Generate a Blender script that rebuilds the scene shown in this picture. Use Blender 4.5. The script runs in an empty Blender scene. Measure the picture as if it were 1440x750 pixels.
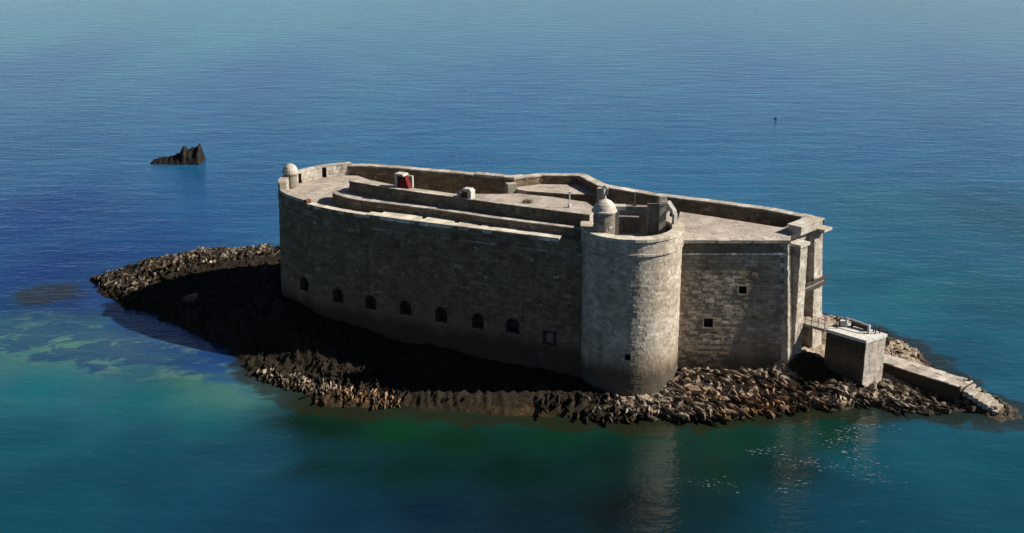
import bpy, bmesh, math, random
import numpy as np
from mathutils import Vector, Matrix
random.seed(7); RNG = np.random.default_rng(11)
SC = bpy.context.scene
COL = SC.collection

# ------------------------------------------------------------------ camera
cam_d = bpy.data.cameras.new('camera'); cam = bpy.data.objects.new('camera', cam_d); COL.objects.link(cam)
cam.location = (0, 0, 47.65)
cam.rotation_euler = (math.radians(90 - 18.49), 0, 0)
cam_d.sensor_width = 36; cam_d.lens = 40.0
cam_d.clip_start = 1; cam_d.clip_end = 60000
SC.camera = cam
# ------------------------------------------------------------------ sky, sun, exposure
SUN_AZ, SUN_EL = math.radians(-2.5), math.radians(36.5)        # azimuth from +x
w = bpy.data.worlds.new('World'); SC.world = w; w.use_nodes = True
nt = w.node_tree; nt.nodes.clear()
sky = nt.nodes.new('ShaderNodeTexSky'); sky.sky_type = 'NISHITA'; sky.sun_disc = False
sky.sun_elevation = SUN_EL; sky.sun_rotation = math.radians(90) - SUN_AZ
sky.air_density = 0.5; sky.dust_density = 0.15; sky.ozone_density = 0.6
bg = nt.nodes.new('ShaderNodeBackground'); bg.inputs['Strength'].default_value = 0.05
out = nt.nodes.new('ShaderNodeOutputWorld')
nt.links.new(sky.outputs[0], bg.inputs[0]); nt.links.new(bg.outputs[0], out.inputs[0])
sl = bpy.data.lights.new('sun', 'SUN'); sl.energy = 5.0; sl.angle = math.radians(0.5); sl.color = (1.0, 0.94, 0.86)
so = bpy.data.objects.new('sun', sl); COL.objects.link(so)
sdir = Vector((math.cos(SUN_EL) * math.cos(SUN_AZ), math.cos(SUN_EL) * math.sin(SUN_AZ), math.sin(SUN_EL)))
so.rotation_euler = (-sdir).to_track_quat('-Z', 'Y').to_euler(); so.location = (60, 90, 90)
SC.view_settings.view_transform = 'Standard'; SC.view_settings.look = 'None'
SC.view_settings.exposure = 1.03; SC.view_settings.gamma = 1.0

# ------------------------------------------------------------------ materials
def N(nt, kind, **kw):
    n = nt.nodes.new(kind)
    for k, v in kw.items():
        if k.startswith('i_'): n.inputs[k[2:].replace('_', ' ')].default_value = v
        else: setattr(n, k, v)
    return n
class Mat:
    def __init__(s, name, rough=0.9, spec=0.1):
        s.m = bpy.data.materials.new(name); s.m.use_nodes = True; s.nt = s.m.node_tree
        s.b = s.nt.nodes['Principled BSDF']; s.b.inputs['Roughness'].default_value = rough
        s.b.inputs['Specular IOR Level'].default_value = spec
        s.pos = N(s.nt, 'ShaderNodeNewGeometry').outputs['Position']
    def L(s, a, b): s.nt.links.new(a, b)
    def mapped(s, scale):
        n = N(s.nt, 'ShaderNodeMapping'); n.inputs['Scale'].default_value = scale; s.L(s.pos, n.inputs[0]); return n.outputs[0]
    def noise(s, scale, detail=4, rough=0.6, sc=(1, 1, 1), dist=0.0):
        n = N(s.nt, 'ShaderNodeTexNoise'); n.inputs['Scale'].default_value = scale; n.inputs['Detail'].default_value = detail
        n.inputs['Roughness'].default_value = rough; n.inputs['Distortion'].default_value = dist
        s.L(s.mapped(sc), n.inputs['Vector']); return n.outputs['Fac']
    def ramp(s, v, a, b, lo=0.0, hi=1.0):
        n = N(s.nt, 'ShaderNodeMapRange'); n.interpolation_type = 'SMOOTHSTEP'
        s.L(v, n.inputs[0])
        for i, x in enumerate((a, b, lo, hi)): n.inputs[1 + i].default_value = x
        return n.outputs[0]
    def math(s, op, a, b=0.0):
        n = N(s.nt, 'ShaderNodeMath', operation=op)
        for i, x in enumerate((a, b)):
            if isinstance(x, (int, float)): n.inputs[i].default_value = x
            else: s.L(x, n.inputs[i])
        return n.outputs[0]
    def mix(s, f, a, b, mode='MIX'):
        n = N(s.nt, 'ShaderNodeMix', data_type='RGBA', blend_type=mode)
        for i, x in ((0, f), (6, a), (7, b)):
            if isinstance(x, (int, float)): n.inputs[i].default_value = x
            elif isinstance(x, tuple): n.inputs[i].default_value = (*x, 1)
            else: s.L(x, n.inputs[i])
        return n.outputs[2]
    def attr(s, name, out='Fac'):
        return N(s.nt, 'ShaderNodeAttribute', attribute_name=name).outputs[out]
    def z(s):
        n = N(s.nt, 'ShaderNodeSeparateXYZ'); s.L(s.pos, n.inputs[0]); return n.outputs[2]
    def bump(s, h, strength=0.4, dist=0.1):
        n = N(s.nt, 'ShaderNodeBump'); n.inputs['Strength'].default_value = strength; n.inputs['Distance'].default_value = dist
        s.L(h, n.inputs['Height']); s.L(n.outputs[0], s.b.inputs['Normal'])
    def done(s, c):
        if isinstance(c, tuple): s.b.inputs['Base Color'].default_value = (*c, 1)
        else: s.L(c, s.b.inputs['Base Color'])
        return s.m

def make_masonry(name, lo=(0.10, 0.093, 0.082), mid=(0.24, 0.222, 0.195), hi=(0.42, 0.40, 0.37), tide=0.0, stain=1.0):
    M = Mat(name)
    t = M.attr('tint')
    c = M.mix(M.ramp(t, 0.0, 0.6), lo, mid); c = M.mix(M.ramp(t, 0.55, 1.0), c, hi)
    n1 = M.noise(0.35, 5, 0.65); n2 = M.noise(1.3, 5, 0.7, (1, 1, 1.6))
    c = M.mix(M.ramp(n2, 0.33, 0.66), M.mix(1.0, c, (0.76, 0.73, 0.69), 'MULTIPLY'), M.mix(1.0, c, (1.16, 1.15, 1.13), 'MULTIPLY'))
    c = M.mix(M.ramp(n1, 0.35, 0.7), M.mix(1.0, c, (0.76, 0.72, 0.67), 'MULTIPLY'), c)
    # rain streaks: narrow across, long down the wall
    st = M.noise(1.0, 4, 0.6, (1.1, 1.1, 0.07))
    c = M.mix(M.math('MULTIPLY', M.ramp(st, 0.52, 0.72), 0.6 * stain), c, (0.075, 0.066, 0.055))
    # pale lichen and lime spots
    sp = M.noise(2.6, 3, 0.7)
    c = M.mix(M.math('MULTIPLY', M.ramp(sp, 0.62, 0.72), 0.55), c, (0.50, 0.48, 0.43))
    g = M.noise(9.0, 3, 0.6)
    c = M.mix(M.ramp(g, 0.3, 0.7), M.mix(1.0, c, (0.82, 0.81, 0.80), 'MULTIPLY'), c)
    if tide is not False:
        zz = M.math('ADD', M.math('SUBTRACT', M.z(), tide), M.math('MULTIPLY', M.math('SUBTRACT', M.noise(0.45, 4, 0.65, (1, 1, 0.5)), 0.5), 3.2))
        c = M.mix(M.math('MULTIPLY', M.ramp(zz, 5.4, 3.2), 0.6), c, (0.15, 0.105, 0.065))
        c = M.mix(M.math('MULTIPLY', M.ramp(zz, 3.9, 2.0), 0.78), c, (0.030, 0.027, 0.019))
    M.bump(M.math('ADD', g, M.math('MULTIPLY', sp, 0.6)), 0.5, 0.06)
    return M.done(c)
MASONRY = make_masonry('masonry')
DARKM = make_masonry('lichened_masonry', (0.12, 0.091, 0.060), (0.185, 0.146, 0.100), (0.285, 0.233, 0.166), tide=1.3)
SHADEM = make_masonry('shaded_masonry', (0.035, 0.030, 0.022), (0.060, 0.052, 0.040), (0.10, 0.09, 0.07))  # shade of the landing block front and causeway side put into the colour
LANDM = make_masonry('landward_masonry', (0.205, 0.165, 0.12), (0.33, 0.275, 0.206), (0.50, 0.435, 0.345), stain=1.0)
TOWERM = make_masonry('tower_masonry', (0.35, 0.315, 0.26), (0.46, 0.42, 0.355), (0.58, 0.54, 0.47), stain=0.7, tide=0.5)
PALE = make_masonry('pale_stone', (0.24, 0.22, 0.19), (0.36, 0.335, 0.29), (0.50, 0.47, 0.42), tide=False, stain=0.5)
BLEACH = make_masonry('bleached_coping', (0.38, 0.355, 0.29), (0.49, 0.46, 0.38), (0.59, 0.555, 0.47), tide=False, stain=0.35)
def make_paving():
    M = Mat('terrace_paving')
    c = M.mix(M.ramp(M.noise(0.5, 5, 0.65), 0.3, 0.7), (0.27, 0.23, 0.19), (0.46, 0.40, 0.34))
    c = M.mix(M.math('MULTIPLY', M.ramp(M.noise(1.7, 4, 0.7), 0.58, 0.7), 0.5), c, (0.15, 0.14, 0.095))
    bt = N(M.nt, 'ShaderNodeTexBrick'); bt.inputs['Scale'].default_value = 1.0; bt.inputs['Brick Width'].default_value = 1.1; bt.inputs['Row Height'].default_value = .6; bt.inputs['Mortar Size'].default_value = .03
    bt.inputs['Color1'].default_value = (1, 1, 1, 1); bt.inputs['Color2'].default_value = (.72, .70, .67, 1); bt.inputs['Mortar'].default_value = (.42, .38, .32, 1)
    mp = N(M.nt, 'ShaderNodeMapping'); mp.inputs['Rotation'].default_value = (0, 0, -.42); M.L(M.pos, mp.inputs[0]); M.L(mp.outputs[0], bt.inputs['Vector'])
    c = M.mix(.55, c, M.mix(1.0, c, bt.outputs['Color'], 'MULTIPLY'))
    c = M.mix(M.math('MULTIPLY', M.ramp(M.noise(0.25, 5, 0.7), 0.56, 0.66), 0.45), c, (0.17, 0.145, 0.10))
    g = M.noise(5.0, 4, 0.7)
    c = M.mix(M.ramp(g, 0.3, 0.65), M.mix(1.0, c, (0.7, 0.68, 0.66), 'MULTIPLY'), c)
    M.bump(g, 0.6, 0.1)
    return M.done(c)
PAVING = make_paving()
def make_rock():
    M = Mat('shore_rock', 0.85, 0.06)
    c = M.mix(M.ramp(M.noise(0.8, 5, 0.65), 0.3, 0.7), (0.20, 0.15, 0.105), (0.47, 0.375, 0.275))
    c = M.mix(M.ramp(M.attr('tint'), 0.0, 1.0), M.mix(1.0, c, (0.5, 0.48, 0.46), 'MULTIPLY'), c)
    och = M.math('MULTIPLY', M.attr('ochre'), M.ramp(M.noise(0.6, 4, 0.6), 0.38, 0.6))
    c = M.mix(M.math('MULTIPLY', och, 0.8), c, (0.36, 0.19, 0.085))
    wd = M.math('ADD', M.attr('weed_shade'), M.math('MULTIPLY', M.math('SUBTRACT', M.noise(0.9, 5, 0.7), 0.5), 1.3))
    c = M.mix(M.math('MULTIPLY', M.ramp(wd, 0.30, 0.60), 0.96), c, (0.0145, 0.0112, 0.0068))
    zz = M.math('ADD', M.z(), M.math('MULTIPLY', M.math('SUBTRACT', M.noise(1.3, 4, 0.6), 0.5), 0.8))
    c = M.mix(M.math('MULTIPLY', M.ramp(zz, 0.75, 0.25), 0.85), c, M.mix(och, (0.024, 0.019, 0.011), (0.17, 0.10, 0.04)))
    g = M.noise(3.0, 5, 0.75, (1, 1, 1))
    c = M.mix(M.ramp(g, 0.35, 0.62), M.mix(1.0, c, (0.5, 0.5, 0.5), 'MULTIPLY'), c)
    M.bump(g, 0.9, 0.25)
    return M.done(c)
ROCK = make_rock()
def simple(name, col, rough=0.7, var=0.35, scale=2.5, metal=0.0):
    M = Mat(name, rough); d = tuple(x * (1 - var) for x in col)
    M.b.inputs['Metallic'].default_value = metal
    n = M.noise(scale, 4, 0.65); M.bump(n, 0.25, 0.05)
    return M.done(M.mix(M.ramp(n, 0.35, 0.65), d, col))
VOID = simple('recess_shade_stone', (0.085, 0.073, 0.058), 1.0)  # inner darkness of the openings put into the stone colour
REDDOOR = simple('red_paint', (0.11, 0.013, 0.011), 0.6)
RUST = simple('rusty_iron', (0.14, 0.055, 0.03), 0.8)
WHITE = simple('white_paint', (0.46, 0.45, 0.42), 0.5, 0.2)
LIME = simple('limewash', (0.38, 0.355, 0.31), 0.8, 0.25)
IRON = simple('dark_iron', (0.05, 0.045, 0.045), 0.6)
WOOD = simple('weathered_timber', (0.20, 0.17, 0.125), 0.85)
CONC = simple('pale_concrete', (0.50, 0.48, 0.43), 0.85, 0.3)
WETROCK = simple('wet_black_rock', (0.016, 0.014, 0.011), 0.7, 0.5, 1.5)
GRASS = simple('dry_grass', (0.085, 0.09, 0.03), 0.9)
BUSH = simple('dark_scrub', (0.06, 0.05, 0.035), 0.9)

# ------------------------------------------------------------------ mesh helpers
class MB:
    def __init__(s): s.v = []; s.f = []; s.t = []
    def quad(s, a, b, c, d, t=0.5):
        i = len(s.v); s.v += [tuple(a), tuple(b), tuple(c), tuple(d)]; s.f.append((i, i+1, i+2, i+3)); s.t.append(t)
    def poly(s, pts, t=0.5):
        i = len(s.v); s.v += [tuple(p) for p in pts]; s.f.append(tuple(range(i, i+len(pts)))); s.t.append(t)
    def hexa(s, b, tp, t=0.5, bottom=True):
        """b, tp: four points each, counter-clockwise from above"""
        i = len(s.v); s.v += [tuple(p) for p in b] + [tuple(p) for p in tp]
        fs = [(4, 5, 6, 7)] + [(k, (k+1) % 4, (k+1) % 4 + 4, k+4) for k in range(4)]
        if bottom: fs.append((3, 2, 1, 0))
        for f in fs: s.f.append(tuple(i+k for k in f)); s.t.append(t)
    def box(s, c, size, rz=0.0, t=0.5, taper=1.0):
        cx, cy, z0 = c; a, b, h = size[0]/2, size[1]/2, size[2]
        ca, sa = math.cos(rz), math.sin(rz)
        R = lambda x, y, z: (cx + x*ca - y*sa, cy + x*sa + y*ca, z)
        q = ((-a, -b), (a, -b), (a, b), (-a, b))
        s.hexa([R(x, y, z0) for x, y in q], [R(x*taper, y*taper, z0+h) for x, y in q], t)
    def prism(s, poly, z0, z1, t=0.5):
        n = len(poly); i = len(s.v)
        zz = z1 if isinstance(z1, (list, tuple)) else [z1]*n
        s.v += [(x, y, z0) for x, y in poly] + [(p[0], p[1], zz[k]) for k, p in enumerate(poly)]
        s.f.append(tuple(range(i+n, i+2*n))); s.t.append(t)
        for k in range(n): s.f.append((i+k, i+(k+1) % n, i+n+(k+1) % n, i+n+k)); s.t.append(t)
        s.f.append(tuple(range(i+n-1, i-1, -1))); s.t.append(t)
    def lathe(s, c, prof, n=20, t=0.5):
        i = len(s.v); m = len(prof)
        for k in range(n):
            a = 2*math.pi*k/n
            for r, z in prof: s.v.append((c[0]+r*math.cos(a), c[1]+r*math.sin(a), z))
        for k in range(n):
            for j in range(m-1):
                k2 = (k+1) % n
                s.f.append((i+k*m+j, i+k2*m+j, i+k2*m+j+1, i+k*m+j+1)); s.t.append(t)
    def tube(s, p, q, r, n=6, t=0.5):
        p, q = Vector(p), Vector(q); d = (q-p).normalized()
        u = d.orthogonal().normalized(); v = d.cross(u); i = len(s.v)
        for k in range(n):
            o = (u*math.cos(2*math.pi*k/n) + v*math.sin(2*math.pi*k/n))*r
            s.v += [tuple(p+o), tuple(q+o)]
        for k in range(n):
            a, b = i+2*k, i+2*((k+1) % n); s.f.append((a, b, b+1, a+1)); s.t.append(t)
        s.f.append(tuple(i+2*k+1 for k in range(n))); s.t.append(t)
        s.f.append(tuple(i+2*k for k in range(n-1, -1, -1))); s.t.append(t)
    def mesh(s, name, mat, off=(0, 0, 0), smooth=False, fix=True):
        me = bpy.data.meshes.new(name)
        me.from_pydata([(x-off[0], y-off[1], z-off[2]) for x, y, z in s.v], [], s.f)
        at = me.attributes.new('tint', 'FLOAT', 'FACE'); at.data.foreach_set('value', s.t)
        me.materials.append(mat)
        if fix:
            bm = bmesh.new(); bm.from_mesh(me); bmesh.ops.recalc_face_normals(bm, faces=bm.faces); bm.to_mesh(me); bm.free()
        if smooth: me.shade_smooth()
        return me
    def build(s, name, mat, parent=None, kind=None, smooth=False, label=None, fix=True):
        off = (0, 0, 0)
        if parent is not None:
            p = parent
            while p is not None: off = tuple(off[i]+p.location[i] for i in range(3)); p = p.parent
        o = bpy.data.objects.new(name, s.mesh(name, mat, off, smooth, fix)); COL.objects.link(o)
        if parent is not None: o.parent = parent
        if kind: o['kind'] = kind
        if label: o['label'] = label
        return o
def thing(name, label, cat, loc, group=None):
    o = bpy.data.objects.new(name, None); COL.objects.link(o); o.location = loc; o.empty_display_size = 0.3
    o['label'] = label; o['category'] = cat
    if group: o['group'] = group
    return o
def tag(o, label, cat, group=None):
    o['label'] = label; o['category'] = cat
    if group: o['group'] = group
    return o
def smooth_path(pts, step=0.6):
    """Catmull-Rom through pts"""
    P = [np.array(p, float) for p in pts]; P = [2*P[0]-P[1]] + P + [2*P[-1]-P[-2]]; o = []
    for i in range(1, len(P)-2):
        n = max(1, int(np.linalg.norm(P[i+1]-P[i])/step))
        for k in range(n):
            t = k/n
            o.append(0.5*(2*P[i] + (P[i+1]-P[i-1])*t + (2*P[i-1]-5*P[i]+4*P[i+1]-P[i+2])*t*t + (3*P[i]-P[i-1]-3*P[i+1]+P[i+2])*t**3))
    o.append(P[-2]); return [tuple(p) for p in o]
class Wall:
    """a wall face that follows a plan polyline; outward is to the right of the direction of travel"""
    def __init__(s, pts, ztop, batter=0.0):
        s.p = np.array(pts, float); s.zt = ztop; s.b = batter
        d = np.diff(s.p, axis=0); l = np.linalg.norm(d, axis=1); s.s = np.concatenate([[0], np.cumsum(l)]); d = d/l[:, None]
        n = np.stack([d[:, 1], -d[:, 0]], 1); vn = []
        for i in range(len(s.p)):
            a, b = n[max(i-1, 0)], n[min(i, len(n)-1)]; m = a+b; m = m/np.linalg.norm(m); vn.append(m/max(0.4, float(m@a)))
        s.n = np.array(vn); s.len = s.s[-1]
    def P(s, u, z, d=0.0):
        x = np.interp(u, s.s, s.p[:, 0]); y = np.interp(u, s.s, s.p[:, 1])
        nx = np.interp(u, s.s, s.n[:, 0]); ny = np.interp(u, s.s, s.n[:, 1]); o = s.b*(s.zt-z)+d
        return (x+nx*o, y+ny*o, z)
    def u_at_x(s, x): return float(np.interp(x, s.p[:, 0], s.s))
    def backing(s, mb, z0, z1, holes=(), t=0.15):
        us = sorted(set([float(a) for a in s.s] + [h for H in holes for h in H[:2]]))
        zs = sorted(set([z0, z1] + [h for H in holes for h in H[2:4]] ))
        for a, b in zip(us, us[1:]):
            for c, d in zip(zs, zs[1:]):
                um, zm = (a+b)/2, (c+d)/2
                if any(H[0] < um < H[1] and H[2] < zm < H[3] for H in holes): continue
                mb.quad(s.P(a, c), s.P(b, c), s.P(b, d), s.P(a, d), t)
    def blocks(s, mb, z0, z1, holes=(), ch=0.36, bl=0.72, gap=0.022, proud=0.05, u0=0.0, u1=None, tmin=0.0, tmax=1.0, skip=0.0):
        u1 = s.len if u1 is None else u1; z = z0
        while z < z1-0.08:
            h = min(ch*random.uniform(0.82, 1.2), z1-z)
            if z1-z-h < 0.12: h = z1-z
            u = u0; first = True
            while u < u1-0.05:
                L = bl*random.uniform(0.55, 1.6)*(random.uniform(0.3, 1) if first else 1); first = False
                if u1-u-L < 0.25: L = u1-u
                a, b, c, d = u+gap/2, u+L-gap/2, z+gap/2, z+h-gap/2; u += L
                segs = [(a, b)]
                for H in holes:
                    if H[2] < d-0.03 and H[3] > c+0.03:
                        ns = []
                        for (p, q) in segs:
                            if H[1] <= p or H[0] >= q: ns.append((p, q)); continue
                            if p < H[0]-0.08: ns.append((p, H[0]))
                            if q > H[1]+0.08: ns.append((H[1], q))
                        segs = ns
                if random.random() < skip: continue
                t = min(1, max(0, random.gauss(0.5, 0.16))); t = tmin+(tmax-tmin)*t
                for (p, q) in segs:
                    e = [proud*random.uniform(0.35, 1.3) + random.uniform(-.012, .012) for _ in range(1)][0]; j = lambda: e+random.uniform(-0.012, 0.012)
                    f = [s.P(p, c, j()), s.P(q, c, j()), s.P(q, d, j()), s.P(p, d, j())]
                    k = [s.P(p-gap/3, c-gap/3, -.01), s.P(q+gap/3, c-gap/3, -.01), s.P(q+gap/3, d+gap/3, -.01), s.P(p-gap/3, d+gap/3, -.01)]
                    i = len(mb.v); mb.v += f+k
                    for fc in ((0, 1, 2, 3), (4, 5, 1, 0), (5, 6, 2, 1), (6, 7, 3, 2), (7, 4, 0, 3)): mb.f.append(tuple(i+x for x in fc)); mb.t.append(t)
            z += h
    def recess(s, mb, H, depth, t=0.1):
        a, b, c, d = H[:4]
        for (p, q, r, v) in (((a, c), (b, c), 0, 0), ((b, c), (b, d), 0, 0), ((b, d), (a, d), 0, 0), ((a, d), (a, c), 0, 0)):
            mb.quad(s.P(*p), s.P(*q), s.P(q[0], q[1], -depth), s.P(p[0], p[1], -depth), t)
        mb.quad(s.P(a, c, -depth), s.P(b, c, -depth), s.P(b, d, -depth), s.P(a, d, -depth), t*0.3)
    def strip(s, mb, u0, u1, z0, z1, d0, d1, n=1, t=0.6):
        """a solid band (coping, string course) from depth d0 (inner) to d1 (outer)"""
        us = np.linspace(u0, u1, n+1)
        for a, b in zip(us, us[1:]):
            mb.hexa([s.P(a, z0, d1), s.P(b, z0, d1), s.P(b, z0, d0), s.P(a, z0, d0)], [s.P(a, z1, d1), s.P(b, z1, d1), s.P(b, z1, d0), s.P(a, z1, d0)], t)
def coping(wall, parent, u0, u1, z0, z1, d0, d1, size, mat, jit=0.02, skip=(), name='coping_stone', gap=0.03):
    n = max(1, int(round((u1-u0)/size))); us = [u0+(u1-u0)*k/n + (random.uniform(-.15, .15)*size if 0 < k < n else 0) for k in range(n+1)]
    for k in range(n):
        if k in skip: continue
        m = MB(); j = random.uniform(-jit, jit); e = random.uniform(-jit, jit)
        sub = max(1, int((us[k+1]-us[k])/1.2))
        wall.strip(m, us[k]+gap/2, us[k+1]-gap/2, z0, z1+j, d0+e, d1+e*0.7, sub, random.uniform(0.25, 0.95))
        m.build(name, mat, parent)

# ================================================================== numpy noise
def vnoise(x, y, seed=0):
    xi, yi = np.floor(x).astype(np.int64), np.floor(y).astype(np.int64); fx, fy = x-xi, y-yi
    def h(a, b):
        n = (a*374761393 + b*668265263 + seed*974634777) & 0xFFFFFFFF; n = ((n ^ (n >> 13))*1274126177) & 0xFFFFFFFF
        return ((n ^ (n >> 16)) & 0xFFFF)/65535.0
    u, v = fx*fx*(3-2*fx), fy*fy*(3-2*fy)
    return (h(xi, yi)*(1-u)+h(xi+1, yi)*u)*(1-v) + (h(xi, yi+1)*(1-u)+h(xi+1, yi+1)*u)*v
def fbm(x, y, o=4, seed=0):
    r, a, t = 0, 0.5, 0
    for k in range(o): r = r+a*vnoise(x*2**k, y*2**k, seed+k); t += a; a *= 0.55
    return r/t
def sstep(a, b, x):
    t = np.clip((x-a)/(b-a), 0, 1); return t*t*(3-2*t)

# ================================================================== the islet
SHORE = [(-53.5, 137.5), (-52.0, 134.0), (-49.5, 130.8), (-43.5, 125.3), (-37.3, 120.6), (-31.7, 114.5), (-27.3, 108.9), (-22.6, 103.7), (-18.6, 100.6), (-12.3, 99.4),
         (-5.4, 98.6), (2.7, 97.7), (7, 97.2), (10.6, 96.7), (16.0, 97.1), (22.2, 97.9), (26, 98.7), (29.4, 99.1), (34, 99.2), (37.0, 99.0), (40.7, 98.3), (43.3, 98.6), (46.0, 96.9), (48.0, 97.2),
         (48.0, 99.6), (45.3, 103.0), (44.4, 107.5), (43.2, 114.5), (40.5, 119.5), (34, 124), (22, 129), (8, 135), (-8, 140), (-22, 144.5), (-32, 146.5), (-40, 146.3), (-46, 144.6), (-50.5, 141.5)]
HCTL = [(-50, 136, 1.1), (-46, 140, 2.1), (-46, 131, 1.2), (-40, 143, 2.6), (-40, 128, 1.6), (-33, 143, 3.0), (-28, 142, 3.4), (-33, 122, 2.2), (-28, 118, 3.0), (-25, 119, 3.4), (-25, 130, 3.4), (-20, 112, 2.3), (-18, 116, 2.7), (-8, 110.5, 1.9), (0, 107, 1.4),
        (-12, 106, 1.2), (-5, 103.5, 1.0), (3, 101, 1.3), (11.6, 100.0, .9), (16, 99.5, 1.0), (18, 103, 1.8), (23, 103, 1.7), (27, 102.5, 1.6), (20, 99.5, .8), (26, 100, .8), (32, 101, 1.9), (36, 102, 1.2), (39, 103, .7), (42, 100, 0.35), (41, 101.5, .4), (28, 106, 3.0),
        (38, 110, 1.9), (41, 111, 1.1), (34, 112, 2.8), (20, 120, 3.0), (0, 128, 3.0), (-15, 135, 3.2), (-22, 105.5, .6), (-16, 102.5, .6), (-26, 110.5, .9)]
def shore_d(x, y):
    P = np.array(SHORE); Q = np.roll(P, -1, 0); best = np.full(x.shape, 1e9); ins = np.zeros(x.shape, bool)
    for (ax, ay), (bx, by) in zip(P, Q):
        dx, dy = bx-ax, by-ay; t = np.clip(((x-ax)*dx+(y-ay)*dy)/(dx*dx+dy*dy), 0, 1)
        best = np.minimum(best, np.hypot(x-ax-t*dx, y-ay-t*dy))
        c = (ay > y) != (by > y); xx = ax+(y-ay)*dx/np.where(abs(by-ay) < 1e-9, 1e-9, by-ay); ins ^= c & (x < xx)
    return np.where(ins, best, -best)
def smooth_h(x, y):
    num = 0; den = 0
    for (a, b, h) in HCTL:
        ww = 1/((x-a)**2+(y-b)**2+0.6)**1.7; num = num+ww*h; den = den+ww
    d = shore_d(x, y) + (fbm(x*0.35, y*0.35, 4, 5)-0.5)*2.6
    return np.where(d > 0, (num/den)*(1-np.exp(-np.maximum(d, 0)/1.7)), d*0.45), d
STR = np.array((0.32, -0.947))           # the strata run this way in plan
def terrain(x, y):
    h, d = smooth_h(x, y)
    wx = (fbm(x*0.22, y*0.22, 3, 21)-0.5)*5; v = x*STR[1]*-1 + y*STR[0] + wx; u = x*STR[0]+y*STR[1]
    v2 = v/1.15; saw = (v2-np.floor(v2)); amp = 0.25+0.75*fbm(u*0.16, np.floor(v2)*3.7, 2, 31)
    ridge = np.where(saw < 0.78, saw/0.78, (1-saw)/0.22)
    v3 = v/0.45+3*fbm(u*.3, v*.3, 2, 77); saw3 = v3-np.floor(v3)
    m = sstep(-0.8, 1.2, d)
    rough = fbm(x*1.1, y*1.1, 4, 41)-0.5
    br = fbm(u*0.75, v*0.25, 3, 61)
    m = m*(1-.25*weed_shade_at(x, y, h)); rr2 = 1-np.abs(2*vnoise(x*1.9, y*1.9, 71)-1)
    return h + m*(0.18*(rr2-.5) + 0.85*(ridge-0.5)*amp*sstep(0.25, 0.6, br) + 0.34*(saw3-0.5)*amp + 0.55*rough), d
def weed_shade_at(x, y, z):
    """dark bladderwrack and the long wall shadow painted in: the low shelf left of and in front of the long wall, thinning upwards"""
    a = sstep(-47, -37, x)*sstep(14, 3, x)
    tip = sstep(139, 131, y + 0.0*x)
    low = sstep(2.9, 1.5, z)
    a = np.maximum(a, 1.25*sstep(-14, -10, x)*sstep(4.5, 1, x))
    pale = np.exp(-(((x+18.5)/7.0)**2 + ((y-103.7-(-(x+19))*0.45)/1.0)**2))  # sunlit strip past the shadow edge, painted as pale rock
    gate = 1.1*np.exp(-((x-30.2)/2.6)**2-((y-103.8)/2.4)**2)  # shadow between the gate wall and landing block, painted in dark
    return np.clip(gate + a*tip*(0.95+0.2*low) - 0.85*pale + 0.12*sstep(1.0, 0.4, z) + .46*sstep(-8, -20, x), 0, 1)
def ochre_at(x, y):
    return np.clip(np.exp(-(((x-22.5)/5.0)**2+((y-99.8)/2.2)**2)) + 0.8*np.exp(-(((x+15)/4)**2+((y-101)/1.6)**2)) + .8*np.exp(-(((x-28.5)/2.5)**2+((y-100)/1.5)**2)) + 0.5*np.exp(-(((x-1)/4)**2+((y-98.6)/1.)**2)), 0, 1)
def grid_mesh(name, X, Y, Z, mat, attrs, smooth=True):
    ny, nx = X.shape; me = bpy.data.meshes.new(name)
    co = np.stack([X, Y, Z], -1).reshape(-1, 3); idx = np.arange(nx*ny).reshape(ny, nx)
    f = np.stack([idx[:-1, :-1], idx[:-1, 1:], idx[1:, 1:], idx[1:, :-1]], -1).reshape(-1, 4)
    me.vertices.add(len(co)); me.vertices.foreach_set('co', co.ravel().astype(np.float32))
    me.loops.add(f.size); me.loops.foreach_set('vertex_index', f.ravel().astype(np.int32))
    me.polygons.add(len(f)); me.polygons.foreach_set('loop_start', np.arange(0, f.size, 4, dtype=np.int32))
    me.update(calc_edges=True); me.validate()
    for k, a in attrs.items():
        if a.ndim == 3:
            at = me.color_attributes.new(k, 'FLOAT_COLOR', 'POINT'); at.data.foreach_set('color', np.concatenate([a, np.ones(a.shape[:2]+(1,))], -1).ravel().astype(np.float32))
        else:
            at = me.attributes.new(k, 'FLOAT', 'POINT'); at.data.foreach_set('value', a.ravel().astype(np.float32))
    me.materials.append(mat)
    if smooth: me.shade_smooth()
    o = bpy.data.objects.new(name, me); COL.objects.link(o); return o
GX, GY = np.meshgrid(np.arange(-58, 51, 0.22), np.arange(92, 151, 0.22))
GZ, GD = terrain(GX, GY)
islet = grid_mesh('rock_islet', GX, GY, GZ, ROCK, {'tint': np.clip(0.75+0*GX, 0, 1), 'weed_shade': np.clip(weed_shade_at(GX, GY, GZ)+.30*sstep(.3, -.3, GZ-smooth_h(GX, GY)[0]), 0, 1), 'ochre': ochre_at(GX, GY)}, smooth=False)  # mask also raised in the hollows, so they come out darker
islet['kind'] = 'structure'

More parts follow.
